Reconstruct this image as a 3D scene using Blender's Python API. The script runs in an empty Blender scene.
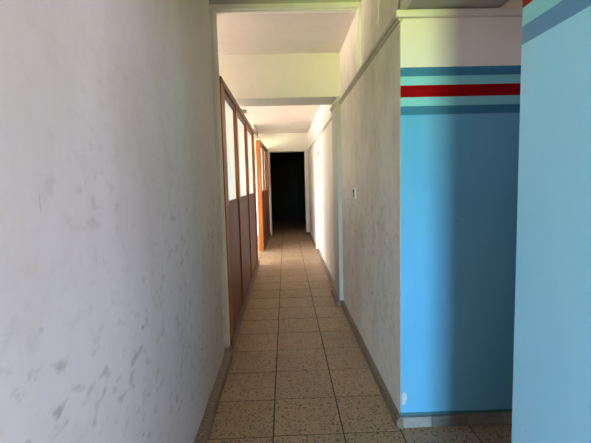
import bpy, bmesh, math, random
from mathutils import Vector, Matrix
random.seed(7)
scene = bpy.context.scene
COL = scene.collection

# ------------------------------------------------------------------ helpers
class MB:
    """collects shapes into one mesh"""
    def __init__(self): self.bm = bmesh.new()
    def box(self, x0, x1, y0, y1, z0, z1, bev=0.0, seg=2):
        x0, x1 = min(x0, x1), max(x0, x1); y0, y1 = min(y0, y1), max(y0, y1); z0, z1 = min(z0, z1), max(z0, z1)
        t = bmesh.new()
        bmesh.ops.create_cube(t, size=1.0)
        for v in t.verts:
            v.co = Vector(((x0 + x1) / 2 + v.co.x * (x1 - x0), (y0 + y1) / 2 + v.co.y * (y1 - y0), (z0 + z1) / 2 + v.co.z * (z1 - z0)))
        if bev > 0:
            bmesh.ops.bevel(t, geom=t.edges[:], offset=bev, segments=seg, profile=0.5, affect='EDGES')
        me = bpy.data.meshes.new('tmp'); t.to_mesh(me); t.free()
        self.bm.from_mesh(me); bpy.data.meshes.remove(me)
        return self
    def profile_x(self, pts, y0, y1):
        """extrude an XZ outline along Y"""
        a = [self.bm.verts.new((x, y0, z)) for x, z in pts]
        b = [self.bm.verts.new((x, y1, z)) for x, z in pts]
        n = len(pts)
        self.bm.faces.new(a); self.bm.faces.new(b[::-1])
        for i in range(n):
            self.bm.faces.new((a[i], b[i], b[(i + 1) % n], a[(i + 1) % n]))
        return self
    def profile_y(self, pts, x0, x1):
        """extrude a YZ outline along X"""
        a = [self.bm.verts.new((x0, y, z)) for y, z in pts]
        b = [self.bm.verts.new((x1, y, z)) for y, z in pts]
        n = len(pts)
        self.bm.faces.new(a); self.bm.faces.new(b[::-1])
        for i in range(n):
            self.bm.faces.new((a[i], b[i], b[(i + 1) % n], a[(i + 1) % n]))
        return self
    def profile_z(self, pts, z0, z1):
        """extrude an XY outline along Z"""
        a = [self.bm.verts.new((x, y, z0)) for x, y in pts]
        b = [self.bm.verts.new((x, y, z1)) for x, y in pts]
        n = len(pts)
        self.bm.faces.new(a); self.bm.faces.new(b[::-1])
        for i in range(n):
            self.bm.faces.new((a[i], b[i], b[(i + 1) % n], a[(i + 1) % n]))
        return self
    def cyl(self, c, r, h, axis='X', seg=20):
        M = Matrix.Translation(c)
        if axis == 'X': M = M @ Matrix.Rotation(math.pi / 2, 4, 'Y')
        if axis == 'Y': M = M @ Matrix.Rotation(math.pi / 2, 4, 'X')
        bmesh.ops.create_cone(self.bm, cap_ends=True, segments=seg, radius1=r, radius2=r, depth=h, matrix=M)
        return self
    def build(self, name, mat, parent=None, shift=None):
        bmesh.ops.recalc_face_normals(self.bm, faces=self.bm.faces[:])
        if shift is not None:
            bmesh.ops.translate(self.bm, verts=self.bm.verts[:], vec=-Vector(shift))
        me = bpy.data.meshes.new(name); self.bm.to_mesh(me); self.bm.free()
        me.materials.append(mat)
        o = bpy.data.objects.new(name, me); COL.objects.link(o)
        if parent is not None: o.parent = parent
        return o

def struct(name, mb, mat):
    o = mb.build(name, mat); o['kind'] = 'structure'; return o
def tag(o, label, cat, group=None):
    o['label'] = label; o['category'] = cat
    if group: o['group'] = group
    return o
def empty(name, loc):
    o = bpy.data.objects.new(name, None); COL.objects.link(o); o.location = loc
    o.empty_display_size = .1
    return o

# ---------------------------------------------------------------- materials
class NT:
    def __init__(self, name):
        self.m = bpy.data.materials.new(name); self.m.use_nodes = True
        self.t = self.m.node_tree; self.n = self.t.nodes
        self.b = self.n['Principled BSDF']
        self.co = self.n.new('ShaderNodeNewGeometry').outputs['Position']
        self.oc = None
    def L(self, a, b): self.t.links.new(a, b)
    def sv(self, s, v):
        if isinstance(v, bpy.types.NodeSocket): self.L(v, s)
        else: s.default_value = v
    def mapping(self, scale=(1, 1, 1), loc=(0, 0, 0), rot=(0, 0, 0), src=None):
        k = self.n.new('ShaderNodeMapping'); self.L(src or self.co, k.inputs[0])
        k.inputs['Location'].default_value = loc; k.inputs['Rotation'].default_value = rot; k.inputs['Scale'].default_value = scale
        return k.outputs[0]
    def noise(self, scale, detail=4, rough=.55, vec=None, dist=0):
        k = self.n.new('ShaderNodeTexNoise'); self.L(vec or self.co, k.inputs['Vector'])
        k.inputs['Scale'].default_value = scale; k.inputs['Detail'].default_value = detail
        k.inputs['Roughness'].default_value = rough; k.inputs['Distortion'].default_value = dist
        return k.outputs['Fac']
    def voro(self, scale, vec=None, feature='F1', out='Distance', rnd=1):
        k = self.n.new('ShaderNodeTexVoronoi'); k.feature = feature; self.L(vec or self.co, k.inputs['Vector'])
        k.inputs['Scale'].default_value = scale; k.inputs['Randomness'].default_value = rnd
        return k.outputs[out]
    def ramp(self, fac, stops, interp='LINEAR'):
        k = self.n.new('ShaderNodeValToRGB'); self.L(fac, k.inputs[0]); e = k.color_ramp.elements
        k.color_ramp.interpolation = interp
        while len(e) < len(stops): e.new(1)
        for q, (p, c) in zip(e, stops):
            q.position = p; q.color = (*c, 1) if isinstance(c, (tuple, list)) else (c, c, c, 1)
        return k.outputs[0]
    def math(self, op, a, b=None, clamp=False):
        k = self.n.new('ShaderNodeMath'); k.operation = op; k.use_clamp = clamp
        self.sv(k.inputs[0], a)
        if b is not None: self.sv(k.inputs[1], b)
        return k.outputs[0]
    def mix(self, fac, a, b, mode='MIX'):
        k = self.n.new('ShaderNodeMix'); k.data_type = 'RGBA'; k.blend_type = mode
        self.sv(k.inputs[0], fac)
        self.sv(k.inputs[6], a if isinstance(a, bpy.types.NodeSocket) else (*a, 1))
        self.sv(k.inputs[7], b if isinstance(b, bpy.types.NodeSocket) else (*b, 1))
        return k.outputs[2]
    def sep(self, v=None):
        k = self.n.new('ShaderNodeSeparateXYZ'); self.L(v or self.co, k.inputs[0]); return k.outputs
    def bump(self, h, strength=.2, dist=.01):
        k = self.n.new('ShaderNodeBump'); k.inputs['Strength'].default_value = strength; k.inputs['Distance'].default_value = dist
        self.L(h, k.inputs['Height']); self.L(k.outputs[0], self.b.inputs['Normal'])
    def fin(self, col, rough=.6, spec=.5):
        self.sv(self.b.inputs['Base Color'], col if isinstance(col, bpy.types.NodeSocket) else (*col, 1))
        self.sv(self.b.inputs['Roughness'], rough); self.b.inputs['Specular IOR Level'].default_value = spec
        return self.m

def plaster(name, base, dirt=(.30, .25, .19), amount=.35, marks=0.0, rough=.62, bump=.25, streak=(1, 1, .6)):
    t = NT(name)
    w = t.mapping(streak)
    n1 = t.noise(2.3, 6, .62, w)
    f1 = t.ramp(n1, [(.42, 0.0), (.78, 1.0)])
    n2 = t.noise(11, 5, .6, w)
    f2 = t.ramp(n2, [(.52, 0.0), (.75, 1.0)])
    fac = t.math('MULTIPLY', t.math('ADD', t.math('MULTIPLY', f1, .7), t.math('MULTIPLY', f2, .4)), amount, True)
    col = t.mix(fac, base, dirt)
    if marks > 0:
        # rubbed grey smudges, denser below hand height
        z = t.sep()[2]
        zone = t.ramp(t.math('DIVIDE', z, 2.8), [(.0, .45), (.18, .9), (.38, .95), (.52, .35), (.7, .12), (1, .05)])
        sm = t.noise(25, 3, .5, t.mapping((1, .5, .9), rot=(.3, 0, 0)))
        sm = t.ramp(sm, [(.55, 0.0), (.67, 1.0)])
        patch = t.ramp(t.noise(2.6, 2, .5), [(.36, 0.1), (.60, 1.0)])
        f = t.math('MULTIPLY', t.math('MULTIPLY', sm, patch), t.math('MULTIPLY', zone, .6 * marks), True)
        col = t.mix(f, col, (.20, .20, .21))
        # small dark knocks and thin scratches
        kn = t.ramp(t.voro(13, t.mapping((1, .5, .8), rot=(.4, 0, 0))), [(.05, 1.0), (.11, 0.0)])
        kp = t.ramp(t.noise(7, 2, .5, t.mapping(loc=(7, 3, 1))), [(.55, 0.0), (.62, 1.0)])
        s1 = t.ramp(t.voro(3.2, t.mapping((1, 4.6, .42), rot=(.95, 0, 0))), [(.020, 1.0), (.034, 0.0)])
        s2 = t.ramp(t.voro(3.4, t.mapping((1, .40, 4.2), rot=(.35, 0, 0), loc=(3, 1, 2))), [(.020, 1.0), (.034, 0.0)])
        f = t.math('MULTIPLY', t.math('ADD', t.math('ADD', s1, s2), t.math('MULTIPLY', kn, kp)), t.math('MULTIPLY', zone, .7 * marks), True)
        col = t.mix(f, col, (.12, .11, .10))
    t.bump(t.math('ADD', t.noise(5, 4, .55), t.math('MULTIPLY', t.noise(38, 3, .5), .25)), bump, .012)
    return t.fin(col, rough, .35)

def stripes(name, sky=(.125, .44, .72), rough=.6, spec=.05, navy=(.052, .21, .36)):
    """cream top, navy / aqua / red / aqua / navy bands, sky blue dado paint"""
    t = NT(name)
    z = t.sep()[2]
    zz = t.math('DIVIDE', z, 4.0)
    aqua = (.25, .62, .70); red = (.30, .001, .003); cream = (.86, .80, .74)
    col = t.ramp(zz, [(0, sky), (1.758 / 4, navy), (1.808 / 4, aqua), (1.844 / 4, red), (1.920 / 4, aqua), (1.966 / 4, navy), (2.013 / 4, cream)], 'CONSTANT')
    v = t.noise(2.2, 5, .6, t.mapping((1, 1, .3)))
    dusty = t.math('GREATER_THAN', t.sep()[2], 1.768)
    veil = t.math('MULTIPLY', t.ramp(v, [(.35, .0), (.75, .14)]), t.math('SUBTRACT', 1.0, dusty))
    col = t.mix(veil, col, (.75, .80, .82))
    # small knocks in the paint
    k = t.ramp(t.voro(5.5), [(.020, 1.0), (.030, 0.0)])
    col = t.mix(t.math('MULTIPLY', k, .6), col, (.06, .10, .13))
    k2 = t.ramp(t.voro(6.3, t.mapping(loc=(5, 2, 7))), [(.016, 1.0), (.026, 0.0)])
    col = t.mix(t.math('MULTIPLY', k2, .6), col, (.75, .78, .78))
    t.bump(t.math('ADD', t.noise(6, 4, .5, t.mapping((1, 1, .4))), t.math('MULTIPLY', t.noise(60, 2, .5), .12)), .16, .01)
    return t.fin(col, rough, spec)

def terrazzo(name, base=(.42, .298, .19), chip=(.05, .042, .035), vary=True):
    t = NT(name)
    at = t.n.new('ShaderNodeAttribute'); at.attribute_name = 'tone'
    big = t.noise(1.2, 4, .6)
    col = t.mix(t.ramp(big, [(.3, 0.0), (.75, .45)]), base, tuple(c * .72 for c in base))
    if vary: col = t.mix(1.0, col, at.outputs['Color'], 'MULTIPLY')
    # dark stone chips of mixed size in a tan ground, a few pale ones between
    sp = t.voro(60); sz = t.noise(40, 2, .5)
    f = t.ramp(t.math('ADD', sp, t.math('MULTIPLY', sz, .8)), [(.64, 1.0), (.74, 0.0)])
    col = t.mix(t.math('MULTIPLY', f, .85), col, chip)
    sp2 = t.voro(95, t.mapping(loc=(4, 1, 3)))
    f = t.ramp(t.math('ADD', sp2, t.math('MULTIPLY', t.noise(60), .55)), [(.46, 1.0), (.54, 0.0)])
    col = t.mix(t.math('MULTIPLY', f, .6), col, chip)
    f2 = t.ramp(t.math('ADD', t.voro(50, t.mapping(loc=(2, 5, 1))), t.math('MULTIPLY', t.noise(40), .5)), [(.38, 1.0), (.46, 0.0)])
    col = t.mix(t.math('MULTIPLY', f2, .45), col, (.62, .52, .40))
    t.bump(t.noise(30, 3), .05, .004)
    return t.fin(col, t.ramp(t.noise(9, 4), [(.3, .42), (.7, .62)]), .35)

def tinted(name, c):
    t = NT(name)
    at = t.n.new('ShaderNodeAttribute'); at.attribute_name = 'tone'
    col = t.mix(t.ramp(t.noise(24, 5, .6, t.mapping((1, 1, 1.6))), [(.3, 0.0), (.75, .55)]), c, tuple(q * .62 for q in c))
    col = t.mix(1.0, col, at.outputs['Color'], 'MULTIPLY')
    return t.fin(col, .5, .35)

def wood(name, c0, c1, rough=.42, along='Z'):
    t = NT(name)
    s = {'Z': (16, 16, .9), 'Y': (16, .9, 16)}[along]
    g = t.noise(1.6, 6, .6, t.mapping(s), .6)
    col = t.mix(t.ramp(g, [(.32, 0.0), (.68, 1.0)]), c0, c1)
    kn = t.ramp(t.voro(2.1, t.mapping((3, 1, 1.0))), [(.035, .8), (.06, 0.0)])
    col = t.mix(kn, col, (.03, .012, .006))
    t.bump(g, .08, .003)
    return t.fin(col, rough, .4)

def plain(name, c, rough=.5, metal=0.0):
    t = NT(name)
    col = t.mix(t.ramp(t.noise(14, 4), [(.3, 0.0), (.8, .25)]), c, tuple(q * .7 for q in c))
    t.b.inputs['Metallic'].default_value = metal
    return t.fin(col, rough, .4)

def frosted(name):
    t = NT(name)
    n = t.n; out = n['Material Output']
    tr = n.new('ShaderNodeBsdfTranslucent'); df = n.new('ShaderNodeBsdfDiffuse'); gl = n.new('ShaderNodeBsdfGlossy')
    v = t.noise(3.0, 3, .5, t.mapping((1, 1, .4)))
    c = t.ramp(v, [(.3, (.58, .645, .65)), (.7, (.62, .67, .655))])
    t.L(c, tr.inputs[0]); t.L(c, df.inputs[0])
    gl.inputs['Roughness'].default_value = .25
    m1 = n.new('ShaderNodeMixShader'); m1.inputs[0].default_value = .22
    t.L(tr.outputs[0], m1.inputs[1]); t.L(df.outputs[0], m1.inputs[2])
    m2 = n.new('ShaderNodeMixShader'); m2.inputs[0].default_value = .04
    t.L(m1.outputs[0], m2.inputs[1]); t.L(gl.outputs[0], m2.inputs[2])
    t.L(m2.outputs[0], out.inputs[0])
    return t.m

M_left = plaster('plaster_scuffed', (.585, .575, .61), (.36, .305, .25), .40, 1.0)
M_right = plaster('plaster_dusty', (.80, .725, .655), (.32, .235, .175), .58, .6)
M_far = plaster('plaster_warm', (.78, .73, .68), (.36, .29, .21), .40, .2)
M_ceil = plaster('ceiling_paint', (.68, .64, .60), (.44, .40, .34), .35, 0, .7, .12, (1, 1, 1))
M_beam = plaster('beam_paint', (.76, .74, .67), (.56, .52, .42), .25, 0, .6, .12, (1, 1, 1))
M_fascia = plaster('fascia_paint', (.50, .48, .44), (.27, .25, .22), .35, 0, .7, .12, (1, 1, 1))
M_pillar = plaster('pillar_paint', (.50, .48, .45), (.30, .26, .21), .35, 0, .55, .1)
M_trim = plaster('trim_paint', (.80, .80, .77), (.30, .27, .22), .40, 0, .5, .1)
M_rail = plaster('rail_paint', (.52, .48, .41), (.26, .21, .16), .5, 0, .55, .1)
M_hall = plaster('hall_paint', (.62, .61, .58), (.5, .48, .44), .3)
M_room = plaster('room_paint', (.74, .72, .68), (.6, .57, .5), .3)
M_stripe = stripes('striped_wall_paint')
M_stripe2 = stripes('lit_striped_wall_paint', (.31, .68, .93), .34, .5, (.105, .28, .50))  # paler copy of the striped paint, stronger light and sheen put into colour
M_floor = terrazzo('terrazzo_tiles')
M_base = terrazzo('terrazzo_skirting', (.235, .175, .125), (.06, .05, .04), False)
M_baseg = tinted('skirting_tiles', (.30, .285, .27))
M_grout = plain('grout', (.055, .042, .03), .9)
M_slab = plain('hall_slab', (.40, .36, .30), .5)
M_orange = wood('varnished_pine', (.34, .10, .018), (.50, .175, .032))
M_brown = wood('brown_panel', (.115, .033, .013), (.165, .053, .021), .5)
M_red = wood('reddish_post', (.22, .068, .02), (.32, .105, .03), .5)
M_drail = wood('dark_rail', (.15, .065, .035), (.22, .10, .055), .45, 'Y')
M_glass = frosted('frosted_glass')
M_dark = plain('passage_darkness', (.020, .018, .016), .8)  # gloom of the end passage put into the surface colour
M_dark2 = plain('door_darkness', (.012, .012, .013), .6)  # near-black door colour carries the same gloom
M_white = plain('white_plastic', (.72, .72, .68), .4)
M_wdoor = plaster('white_door_paint', (.72, .71, .70), (.5, .46, .40), .35, .25, .5, .08)
M_screw = plain('dark_screw', (.03, .025, .02), .4, .5)
M_chip = plain('bare_plaster_chip', (.62, .60, .60), .8)

# ---------------------------------------------------------------- dimensions
XL, XR = -.52, .6305
YB = 2.27            # striped wall
YE = 11.05           # end doorway
ZC1, ZC2 = 2.805, 2.69

# ---------------------------------------------------------------- floor
tiles = bmesh.new()
tone = tiles.loops.layers.float_color.new('tone')
def tile(x0, x1, y0, y1, g=.0027, gy=.0042, bev=.002):
    x0 += g; x1 -= g; y0 += gy; y1 -= gy
    if x1 - x0 < .02 or y1 - y0 < .02: return
    k = random.uniform(.92, 1.06); w = random.uniform(-.02, .02)
    z = random.uniform(-.0006, 0)
    lo = [tiles.verts.new(p) for p in ((x0, y0, -.008), (x1, y0, -.008), (x1, y1, -.008), (x0, y1, -.008))]
    hi = [tiles.verts.new(p) for p in ((x0 + bev, y0 + bev, z), (x1 - bev, y0 + bev, z), (x1 - bev, y1 - bev, z), (x0 + bev, y1 - bev, z))]
    fs = [tiles.faces.new(hi)] + [tiles.faces.new((lo[i], lo[(i + 1) % 4], hi[(i + 1) % 4], hi[i])) for i in range(4)]
    for f in fs:
        for l in f.loops: l[tone] = (k + w, k, k - w, 1)
y0 = 2.2227
for j in range(-7, 34):
    ya, yb = y0 + .4 * j, y0 + .4 * (j + 1)
    off = random.uniform(-.004, .004)
    for xa, xb in ((-.507, -.107), (-.107, .293), (.293, .62)):
        d = {-.507: -.008, -.107: 0, .293: .002}[xa]
        tile(xa, xb, ya + d, yb + d)
    if 7.3 < ya < 8.5: tile(.62, .72, ya, min(yb, 8.62))
    if ya < 2.0:
        for xa, xb in ((.62, 1.022), (1.022, 1.424), (1.424, 1.826), (1.826, 2.228)):
            tile(xa, xb, ya - .015, 2.268 if yb > 2.1 else yb - .015)
    if 3.4 < yb < 11.5:
        for q in range(8): tile(-.507 - .4 * (q + 1), -.507 - .4 * q, ya - .01, yb - .01)
me = bpy.data.meshes.new('floor'); tiles.to_mesh(me); tiles.free(); me.materials.append(M_floor)
fl = bpy.data.objects.new('floor', me); COL.objects.link(fl); fl['kind'] = 'structure'
fb = MB(); fb.box(-4.2, 3.4, -10.8, 16.5, -.20, -.0045)
struct('floor_bed', fb, M_grout)
hf = MB(); hf.box(-4.2, -.52, -10.8, 3.2, -.0045, .0); hf.box(-.52, 3.4, -10.8, -.58, -.0045, 0)
struct('floor_hall', hf, M_slab)

# ---------------------------------------------------------------- left wall
b = MB()
b.box(-.70, XL, -2.0, 3.19, 0, 3.2, .004)
b.box(-.70, -.555, 3.18, 3.46, 0, 3.2)
struct('wall_left', b, M_left)
b = MB()
b.profile_x([(XL - .005, 0), (-.470, 0), (-.470, .050), (-.478, .060), (-.505, .066), (XL - .005, .066)], -2.0, 3.30)
b.box(-.53, -.497, 3.29, 3.44, 0, .05, .004)
struct('baseboard_left', b, M_base)

# casing around the passage opening: left post, header, short right drop to the rail
b = MB()
b.profile_z([(-.56, 3.37), (-.520, 3.37), (-.515, 3.375), (-.515, 3.40), (-.506, 3.405), (-.506, 3.45), (-.56, 3.45)], .052, 2.765)
struct('trim_1', b, M_trim)
b = MB()
b.profile_y([(3.368, 2.802), (3.368, 2.774), (3.373, 2.768), (3.40, 2.768), (3.405, 2.758), (3.45, 2.758), (3.45, 2.802)], -.60, XR + .01)
o = struct('trim_2', b, M_trim)
b = MB()
b.profile_z([(XR + .01, 3.37), (.612, 3.37), (.607, 3.375), (.606, 3.45), (XR + .01, 3.45)], 2.290, 2.766)
struct('trim_3', b, M_trim)
b = MB(); b.box(-.70, XR + .01, 3.385, 3.47, 2.795, 3.2)
struct('wall_header_front', b, M_fascia)

# ---------------------------------------------------------------- right walls
# foreground blue wall, same plane as the passage wall
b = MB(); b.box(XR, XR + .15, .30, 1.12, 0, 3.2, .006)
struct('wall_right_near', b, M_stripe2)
# striped wall facing the camera in the side opening (corner slightly eased)
b = MB(); b.box(XR + .0015, 2.6, YB, YB + .12, 0, 3.2, .003)
struct('wall_striped', b, M_stripe)
# dusty passage wall up to the pillar, then beyond it to the door niche and to the end
b = MB()
b.box(XR, XR + .16, YB + .003, 4.70, 0, 3.2, .003)
# faint vertical ridge of paint high on the wall
b.box(XR - .004, XR + .01, 2.775, 2.795, 2.42, 2.80, .002)
struct('wall_right', b, M_right)
b = MB()
b.box(XR, XR + .16, 5.10, 7.42, 0, 2.80)
b.box(XR, XR + .16, 7.42, 8.64, 1.98, 2.80)
b.box(XR, XR + .16, 8.64, YE + .2, 0, 2.80)
b.box(XR + .09, XR + .16, 7.40, 8.66, 0, 2.0)
struct('wall_right_far', b, M_far)
# pillar under the first beam
b = MB(); b.box(.587, XR + .05, 4.645, 5.125, 0, 2.345, .004)
struct('pillar_right', b, M_pillar)
# header over the side opening
b = MB(); b.box(.655, 1.165, .9, YB + .02, 2.312, 3.2, .004)
struct('beam_side', b, M_fascia)
b = MB(); b.box(XR, .658, .9, YB + .03, 2.306, 3.2)
struct('wall_right_upper', b, M_right)
# alcove shell, with a small high opening added to brighten the upper wall
b = MB(); b.box(2.45, 2.6, .30, YB + .05, 0, 2.0); b.box(2.45, 2.6, .30, 1.1, 2.0, 3.2); b.box(2.45, 2.6, 1.5, YB + .05, 2.0, 3.2); b.box(2.45, 2.6, 1.1, 1.5, 2.3, 3.2); b.box(XR + .14, 2.6, .18, .30, 0, 3.2)
struct('wall_side_opening', b, M_hall)

# skirting on the right
def skirt_x(b, y0, y1, x=XR, d=.029, h=.060):
    b.profile_x([(x + .01, 0), (x - d, 0), (x - d, h - .012), (x - d + .006, h - .003), (x - .006, h), (x + .01, h)], y0, y1)
b = MB(); skirt_x(b, YB - .026, 4.60)
struct('baseboard_right', b, M_base)
b = MB()
b.box(.545, .60, 4.60, 5.14, 0, .058, .004); b.box(.575, XR, 4.604, 4.65, 0, .056, .004)
skirt_x(b, 5.14, 7.42)
skirt_x(b, 8.70, YE - .10)
b.box(.525, XR, YE - .12, YE, 0, .07, .004)
struct('baseboard_right_far', b, M_base)
# skirting of short tiles under the striped wall
bm_b = bmesh.new()
b = MB()
xs = [.612, .806, 1.011, 1.209, 1.41, 1.61, 1.81, 2.01, 2.45]
for xa, xb in zip(xs[:-1], xs[1:]):
    b.box(xa + .0015, xb - .0015, YB - .024, YB + .01, 0, .062, .0025)
lay = b.bm.loops.layers.float_color.new('tone')
kk = {}
for f in b.bm.faces:
    cx = f.calc_center_median().x
    i = sum(cx > q for q in xs)
    k = kk.setdefault(i, random.uniform(.72, 1.15))
    if i == 2: k = .70
    if i == 1: k = 1.15
    for l in f.loops: l[lay] = (k, k, k, 1)
struct('baseboard_striped', b, M_baseg)

b = MB(); b.box(XR - .001, 2.45, YB - .003, YB + .005, .060, .079, .001)
struct('trim_9', b, plain('teal_paint', (.045, .17, .21), .6))

# picture-rail moulding: striped wall, passage wall, pillar, far wall
def rail_pts(face, d=.024, z0=2.252, z1=2.298):
    return [(face + .01, z0), (face - d * .45, z0), (face - d * .5, z0 + .016), (face - d, z0 + .020), (face - d, z1 - .004), (face - d + .004, z1), (face + .01, z1)]
b = MB(); b.profile_y([(YB + .01, 2.266), (YB - .022, 2.266), (YB - .026, 2.269), (YB - .026, 2.300), (YB - .022, 2.303), (YB + .01, 2.303)], XR - .026, 1.02); b.profile_y([(YB + .01, 2.266), (YB - .022, 2.266), (YB - .025, 2.269), (YB - .025, 2.300), (YB - .022, 2.303), (YB + .01, 2.303)], 1.023, 2.45)
struct('trim_4', b, M_beam)
b = MB(); b.profile_x(rail_pts(XR), YB - .010, 4.652)
struct('trim_5', b, M_rail)
b = MB(); b.profile_x(rail_pts(.587), 4.636, 5.13); b.profile_y([(y, z) for y, z in rail_pts(4.645)], .564, XR)
struct('trim_6', b, M_rail)
b = MB(); b.profile_x(rail_pts(XR, .016, 2.212, 2.248), 5.45, 10.95); b.box(XR - .035, XR, 10.95, 11.0, 2.215, 2.265, .004)
struct('trim_7', b, M_rail)
# bare plaster chip at the corner of the striped wall
b = MB()
pts = [(.000, .128), (.010, .124), (.018, .134), (.026, .160), (.027, .185), (.018, .200), (.008, .205), (.001, .185)]
a = [b.bm.verts.new((.640 + x, YB - .0012, z)) for x, z in pts]; c = [b.bm.verts.new((.640 + x, YB + .002, z)) for x, z in pts]
b.bm.faces.new(a); b.bm.faces.new(c[::-1])
for i in range(len(pts)): b.bm.faces.new((a[i], c[i], c[(i + 1) % len(pts)], a[(i + 1) % len(pts)]))
struct('trim_8', b, M_chip)

# light switch
sw = empty('light_switch', (XR, 3.745, 1.305))
tag(sw, 'small white light switch on the dusty passage wall between striped wall and pillar', 'light switch')
b = MB(); b.box(XR - .009, XR + .001, 3.690, 3.805, 1.256, 1.354, .003); b.build('plate', M_white, sw, sw.location)
b = MB(); b.box(XR - .016, XR - .008, 3.765, 3.792, 1.308, 1.340, .003); b.build('rocker', M_screw, sw, sw.location)
b = MB(); b.box(XR - .014, XR - .008, 3.765, 3.792, 1.266, 1.300, .003); b.build('rocker', M_screw, sw, sw.location)

# ---------------------------------------------------------------- beams and ceilings
b = MB(); b.box(-4.2, XR + .05, 3.42, 4.70, ZC1, ZC1 + .12)
struct('ceiling', b, M_ceil)
b = MB(); b.box(-4.2, XR + .05, 5.05, YE + .1, ZC2, ZC2 + .12)
struct('ceiling_far', b, M_ceil)
b = MB(); b.box(-4.2, XR + .05, 4.65, 5.13, 2.338, ZC1 + .10, .006)
struct('beam', b, M_beam)
b = MB(); b.box(-4.2, XR + .05, YE, YE + .30, 2.217, ZC2 + .10, .006)
struct('beam_end', b, M_beam)
b = MB(); b.box(.535, XR + .05, YE - .005, YE + .30, 0, 2.23, .004)
struct('pillar_end_right', b, M_far)
b = MB(); b.box(-.75, -.385, YE - .004, YE + .30, 0, 2.23, .004)
struct('pillar_end_left', b, M_pillar)
b = MB(); b.box(-4.2, 3.4, -10.8, 3.42, 3.18, 3.32)
struct('ceiling_hall', b, M_hall)

# ---------------------------------------------------------------- dark passage beyond the end doorway
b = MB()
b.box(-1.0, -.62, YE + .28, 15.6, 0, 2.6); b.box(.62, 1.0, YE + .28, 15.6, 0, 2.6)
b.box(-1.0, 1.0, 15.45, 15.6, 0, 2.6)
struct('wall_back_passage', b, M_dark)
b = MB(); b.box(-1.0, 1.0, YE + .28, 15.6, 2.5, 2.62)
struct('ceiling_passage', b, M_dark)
d = empty('door_2', (0, 15.44, 0)); d['kind'] = 'structure'
b = MB(); b.box(-.62, -.50, 15.38, 15.45, 0, 2.2, .004); b.box(.42, .54, 15.38, 15.45, 0, 2.2, .004); b.box(-.62, .54, 15.38, 15.45, 2.08, 2.2, .004)
b.build('door_frame', M_dark, d, d.location)
b = MB(); b.box(-.50, .42, 15.41, 15.45, 0.01, 2.08, .003); b.box(-.42, .34, 15.395, 15.42, .62, .70, .004)
b.build('door_leaf', M_dark2, d, d.location)

# white flush door in the niche of the far right wall
d = empty('door_1', (.69, 8.03, 0)); d['kind'] = 'structure'
b = MB(); b.box(.612, .70, 8.62, 8.68, 0, 1.985, .003); b.box(.63, .70, 7.42, 7.46, 0, 1.985, .003); b.box(.612, .70, 7.42, 8.68, 1.955, 1.99, .003)
b.build('door_frame', M_trim, d, d.location)
b = MB(); b.box(.68, .72, 7.46, 8.62, .03, 1.955, .003); b.box(.672, .70, 7.46, 8.62, .0, .05, .002)
b.build('door_leaf', M_wdoor, d, d.location)

# ---------------------------------------------------------------- glazed timber partitions
def partition(name, label, x, y_posts, ztop, zsill, base, post_d=.030, first=None):
    """y_posts: list of (y0, y1) of each post; panes and panels stand between them"""
    root = empty(name, (x, y_posts[0][0], 0)); tag(root, label, 'partition', None)
    ya, yb = y_posts[0][0], y_posts[-1][1]
    loc = root.location
    xp = x - post_d                         # plane of panes
    b = MB(); b.box(x - .075, x + .012, ya, yb, 0, .048, .003); b.build('kerb', M_base, root, loc)
    b = MB(); b.box(x - .07, x + .004, ya, yb, .048, .092, .003); b.build('bottom_rail', M_brown, root, loc)
    b = MB(); b.box(x - .07, x - .012, ya, yb, ztop - .10, ztop - .055, .004); b.box(x - .07, x + .006, ya, yb, ztop - .058, ztop, .006)
    b.build('top_rail', M_drail, root, loc)
    for i, (p0, p1) in enumerate(y_posts):
        b = MB(); b.box(xp - .035, x, p0, p1, zsill - .02, ztop - .055, .003)
        p = b.build('post', M_orange, root, loc)
        b = MB(); b.box(xp - .035, x - .003, p0 + .02, p1 - .02, .09, zsill - .02, .003)
        b.build('lower_post', M_red, root, loc)
    for (p0, p1), (q0, q1) in zip(y_posts[:-1], y_posts[1:]):
        b = MB(); b.box(xp - .012, xp - .006, p1 - .005, q0 + .005, zsill, ztop - .09)
        b.build('glass_pane', M_glass, root, loc)
        b = MB(); b.box(xp - .03, xp + .012, p1 - .025, q0 + .025, .085, zsill + .004, .004)
        b.build('lower_panel', M_brown, root, loc)
    return root
p1 = partition('glazed_timber_screen', 'long near wooden partition of dark brown panels and tall frosted panes, left of the passage', -.497,
          [(3.46, 3.66), (4.51, 4.62), (5.70, 5.81), (6.93, 7.13)], 2.290, 1.255, True)
p2 = partition('glazed_timber_screen', 'short far wooden partition with a bright orange end post, beyond the lit gap', -.485,
          [(8.60, 8.70), (9.50, 9.60), (10.25, 10.36), (10.90, 11.02)], 2.285, 1.235, True, .030)
# the far one stands a touch askew and shows its end post full height
p2.rotation_euler.z = -.022
b = MB(); b.box(-.575, -.484, 8.585, 8.66, .0, 2.275, .004)
b.build('end_post', M_orange, p2, p2.location)
b = MB(); b.box(-.53, -.475, 10.93, 10.99, 2.285, 2.315, .004); b.build('bracket', M_white, p2, p2.location)
for yy, zz in ((5.25, 2.29), (7.03, 2.29)):
    b = MB(); b.box(-.53, -.45, yy - .05, yy + .07, zz, zz + .035, .004)
    k = b.build('bracket', M_white, p1, p1.location)
    for dx in (-.478, -.456):
        b = MB(); b.cyl((dx, yy - .052, zz + .016), .007, .008, 'Y', 12); b.build('screw', M_screw, k, p1.location)

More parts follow.
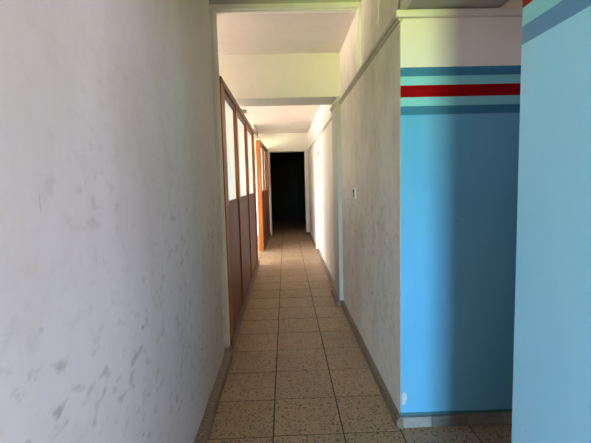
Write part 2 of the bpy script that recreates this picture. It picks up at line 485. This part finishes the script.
# strip lamp under the far ceiling, above the far partition
lp = empty('strip_lamp', (-.72, 10.2, ZC2))
tag(lp, 'unlit white strip lamp under the ceiling above the far partition', 'lamp')
b = MB(); b.box(-.78, -.66, 9.30, 10.95, ZC2 - .15, ZC2 - .0005, .006); b.build('housing', M_white, lp, lp.location)
b = MB(); b.cyl((-.72, 10.125, ZC2 - .185), .018, 1.50, 'Y', 16); b.build('tube', M_white, lp, lp.location)
for yy in (9.34, 10.91):
    b = MB(); b.box(-.745, -.695, yy - .02, yy + .02, ZC2 - .215, ZC2 - .145, .004); b.build('lamp_holder', M_white, lp, lp.location)

# ---------------------------------------------------------------- room on the left (daylit) and hall behind the camera
def wall_open_x(b, x0, x1, y0, y1, z1, openings):
    """wall slab normal to X with window openings (ya, yb, za, zb)"""
    y = y0
    for (ya, yb, za, zb) in openings:
        b.box(x0, x1, y, ya, 0, z1); b.box(x0, x1, ya, yb, 0, za); b.box(x0, x1, ya, yb, zb, z1); y = yb
    b.box(x0, x1, y, y1, 0, z1)
def wall_open_y(b, y0, y1, x0, x1, z1, openings):
    x = x0
    for (xa, xb, za, zb) in openings:
        b.box(x, xa, y0, y1, 0, z1); b.box(xa, xb, y0, y1, 0, za); b.box(xa, xb, y0, y1, zb, z1); x = xb
    b.box(x, x1, y0, y1, 0, z1)
ROOM_W = [(3.7, 6.6, .9, 2.55), (7.3, 8.8, .2, 1.7), (9.3, 11.0, .9, 2.55)]
b = MB(); wall_open_x(b, -3.75, -3.60, 3.3, 11.3, 2.85, ROOM_W)
b.box(-3.7, -.70, 3.30, 3.44, 0, 2.85); b.box(-3.7, -.74, YE + .02, YE + .2, 0, 2.85)
struct('wall_room', b, M_room)
HALL_A = [(-2.55, -.72, .85, 2.35)]
HALL_B = [(-5.0, -1.7, .85, 2.7)]  # unseen side opening added to light the left wall
b = MB(); wall_open_y(b, -10.8, -10.6, -4.2, 3.4, 3.25, HALL_A)
struct('wall_hall_back', b, M_hall)
b = MB(); wall_open_x(b, 3.2, 3.35, -10.8, .3, 3.25, HALL_B)
b.box(.78, 3.3, .20, .30, 0, 3.25)
struct('wall_hall_right', b, M_hall)
b = MB(); b.box(-4.2, -4.05, -10.8, -1.9, 0, 3.25); b.box(-4.2, -.69, -2.0, -1.86, 0, 3.25)
struct('wall_hall_left', b, M_hall)

# ---------------------------------------------------------------- daylight
w = bpy.data.worlds.new('outdoors'); scene.world = w; w.use_nodes = True
nt = w.node_tree; bg = nt.nodes['Background']
tc = nt.nodes.new('ShaderNodeTexCoord'); sp = nt.nodes.new('ShaderNodeSeparateXYZ')
nt.links.new(tc.outputs['Generated'], sp.inputs[0])
def wmath(op, a, b, c=None):
    k = nt.nodes.new('ShaderNodeMath'); k.operation = op
    for i, v in enumerate((a, b, c)):
        if v is None: continue
        if isinstance(v, bpy.types.NodeSocket): nt.links.new(v, k.inputs[i])
        else: k.inputs[i].default_value = v
    return k.outputs[0]
def wramp(fac, stops):
    k = nt.nodes.new('ShaderNodeValToRGB'); nt.links.new(fac, k.inputs[0]); e = k.color_ramp.elements
    while len(e) < len(stops): e.new(1)
    for q, (p, c) in zip(e, stops): q.position = p; q.color = (*c, 1)
    return k.outputs[0]
def wmix(f, a, b):
    k = nt.nodes.new('ShaderNodeMix'); k.data_type = 'RGBA'
    nt.links.new(f, k.inputs[0]); nt.links.new(a, k.inputs[6]); nt.links.new(b, k.inputs[7])
    return k.outputs[2]
elev = wmath('MULTIPLY_ADD', sp.outputs[2], .5, .5)
SB, SL, SR = 3.4, .345, .52                # outdoor strength behind, left and right, weighted to balance the indoor light
def dome(k, ground, ground_h, hor, low, top, el=.60):
    m = lambda c: tuple(k * q for q in c)
    return wramp(elev, [(0, m(ground)), (.488, m(ground_h)), (.508, m(hor)), (el, m(low)), (1, m(top))])
back = dome(SB, (.50, .60, .12), (.52, .66, .12), (.47, .80, 1.05), (.47, .80, 1.05), (.4, .7, 1.05))      # sunlit grass under a bright sky
left = dome(SL, (1.0, .80, .62), (1.0, .83, .68), (1.0, .95, .95), (1.0, .95, .97), (.75, .85, 1.0))      # warm ground tone made up to keep the passage light warm
right = dome(SR, (.42, .31, .19), (.52, .40, .27), (.90, .87, 1.04), (.40, .40, .50), (.36, .38, .50), .585)  # ground warmed, sky dimmed upward, to shape light on the left wall
fl_ = wmath('SMOOTH_MAX', wmath('MULTIPLY_ADD', sp.outputs[0], -3.0, -.8), 0.0, .05)
fl_ = wmath('MINIMUM', fl_, 1.0)
fb_ = wmath('MINIMUM', wmath('MAXIMUM', wmath('MULTIPLY_ADD', sp.outputs[1], -10.0, -8.4), 0.0), 1.0)
nt.links.new(wmix(fb_, wmix(fl_, right, left), back), bg.inputs[0])
bg.inputs[1].default_value = 60.0

def portal(name, loc, rot, sx, sy):
    l = bpy.data.lights.new(name, 'AREA'); l.shape = 'RECTANGLE'; l.size = sx; l.size_y = sy
    l.cycles.is_portal = True
    o = bpy.data.objects.new(name, l); COL.objects.link(o); o.location = loc; o.rotation_euler = rot
for (ya, yb, za, zb) in ROOM_W:
    portal('opening_portal', (-3.61, (ya + yb) / 2, (za + zb) / 2), (0, -math.pi / 2, 0), zb - za, yb - ya)
for (xa, xb, za, zb) in HALL_A:
    portal('opening_portal', ((xa + xb) / 2, -10.61, (za + zb) / 2), (math.pi / 2, 0, 0), xb - xa, zb - za)
for (ya, yb, za, zb) in HALL_B:
    portal('opening_portal', (3.21, (ya + yb) / 2, (za + zb) / 2), (0, math.pi / 2, 0), zb - za, yb - ya)

portal('opening_portal', (2.46, 1.3, 2.15), (0, math.pi / 2, 0), .3, .4)  # portal of the opening added in the alcove end wall

# ---------------------------------------------------------------- camera
F, PITCH, YAW, ROLL, H = 415.53, .0958846, .0224749, -.0256167, 1.4252
cp, sn = math.cos(PITCH), math.sin(PITCH); cy, sy = math.cos(YAW), math.sin(YAW); cr, sr = math.cos(ROLL), math.sin(ROLL)
fw = Vector((sy * cp, cy * cp, -sn)); r = Vector((cy, -sy, 0)); u = r.cross(fw)
r2 = r * cr + u * sr; u2 = u * cr - r * sr
cam = bpy.data.cameras.new('camera'); co = bpy.data.objects.new('camera', cam); COL.objects.link(co)
Mx = Matrix((r2, u2, -fw)).transposed().to_4x4(); Mx.translation = (0, 0, H)
co.matrix_world = Mx
cam.sensor_fit = 'HORIZONTAL'; cam.sensor_width = 36; cam.lens = F / 591 * 36; cam.clip_start = .02
scene.camera = co
vs = scene.view_settings
vs.view_transform = 'Standard'; vs.look = 'None'; vs.gamma = 1; vs.use_curve_mapping = False; vs.exposure = 0.0
scene.cycles.max_bounces = 14; scene.cycles.diffuse_bounces = 9; scene.cycles.sample_clamp_indirect = 8
scene.cycles.use_denoising = True
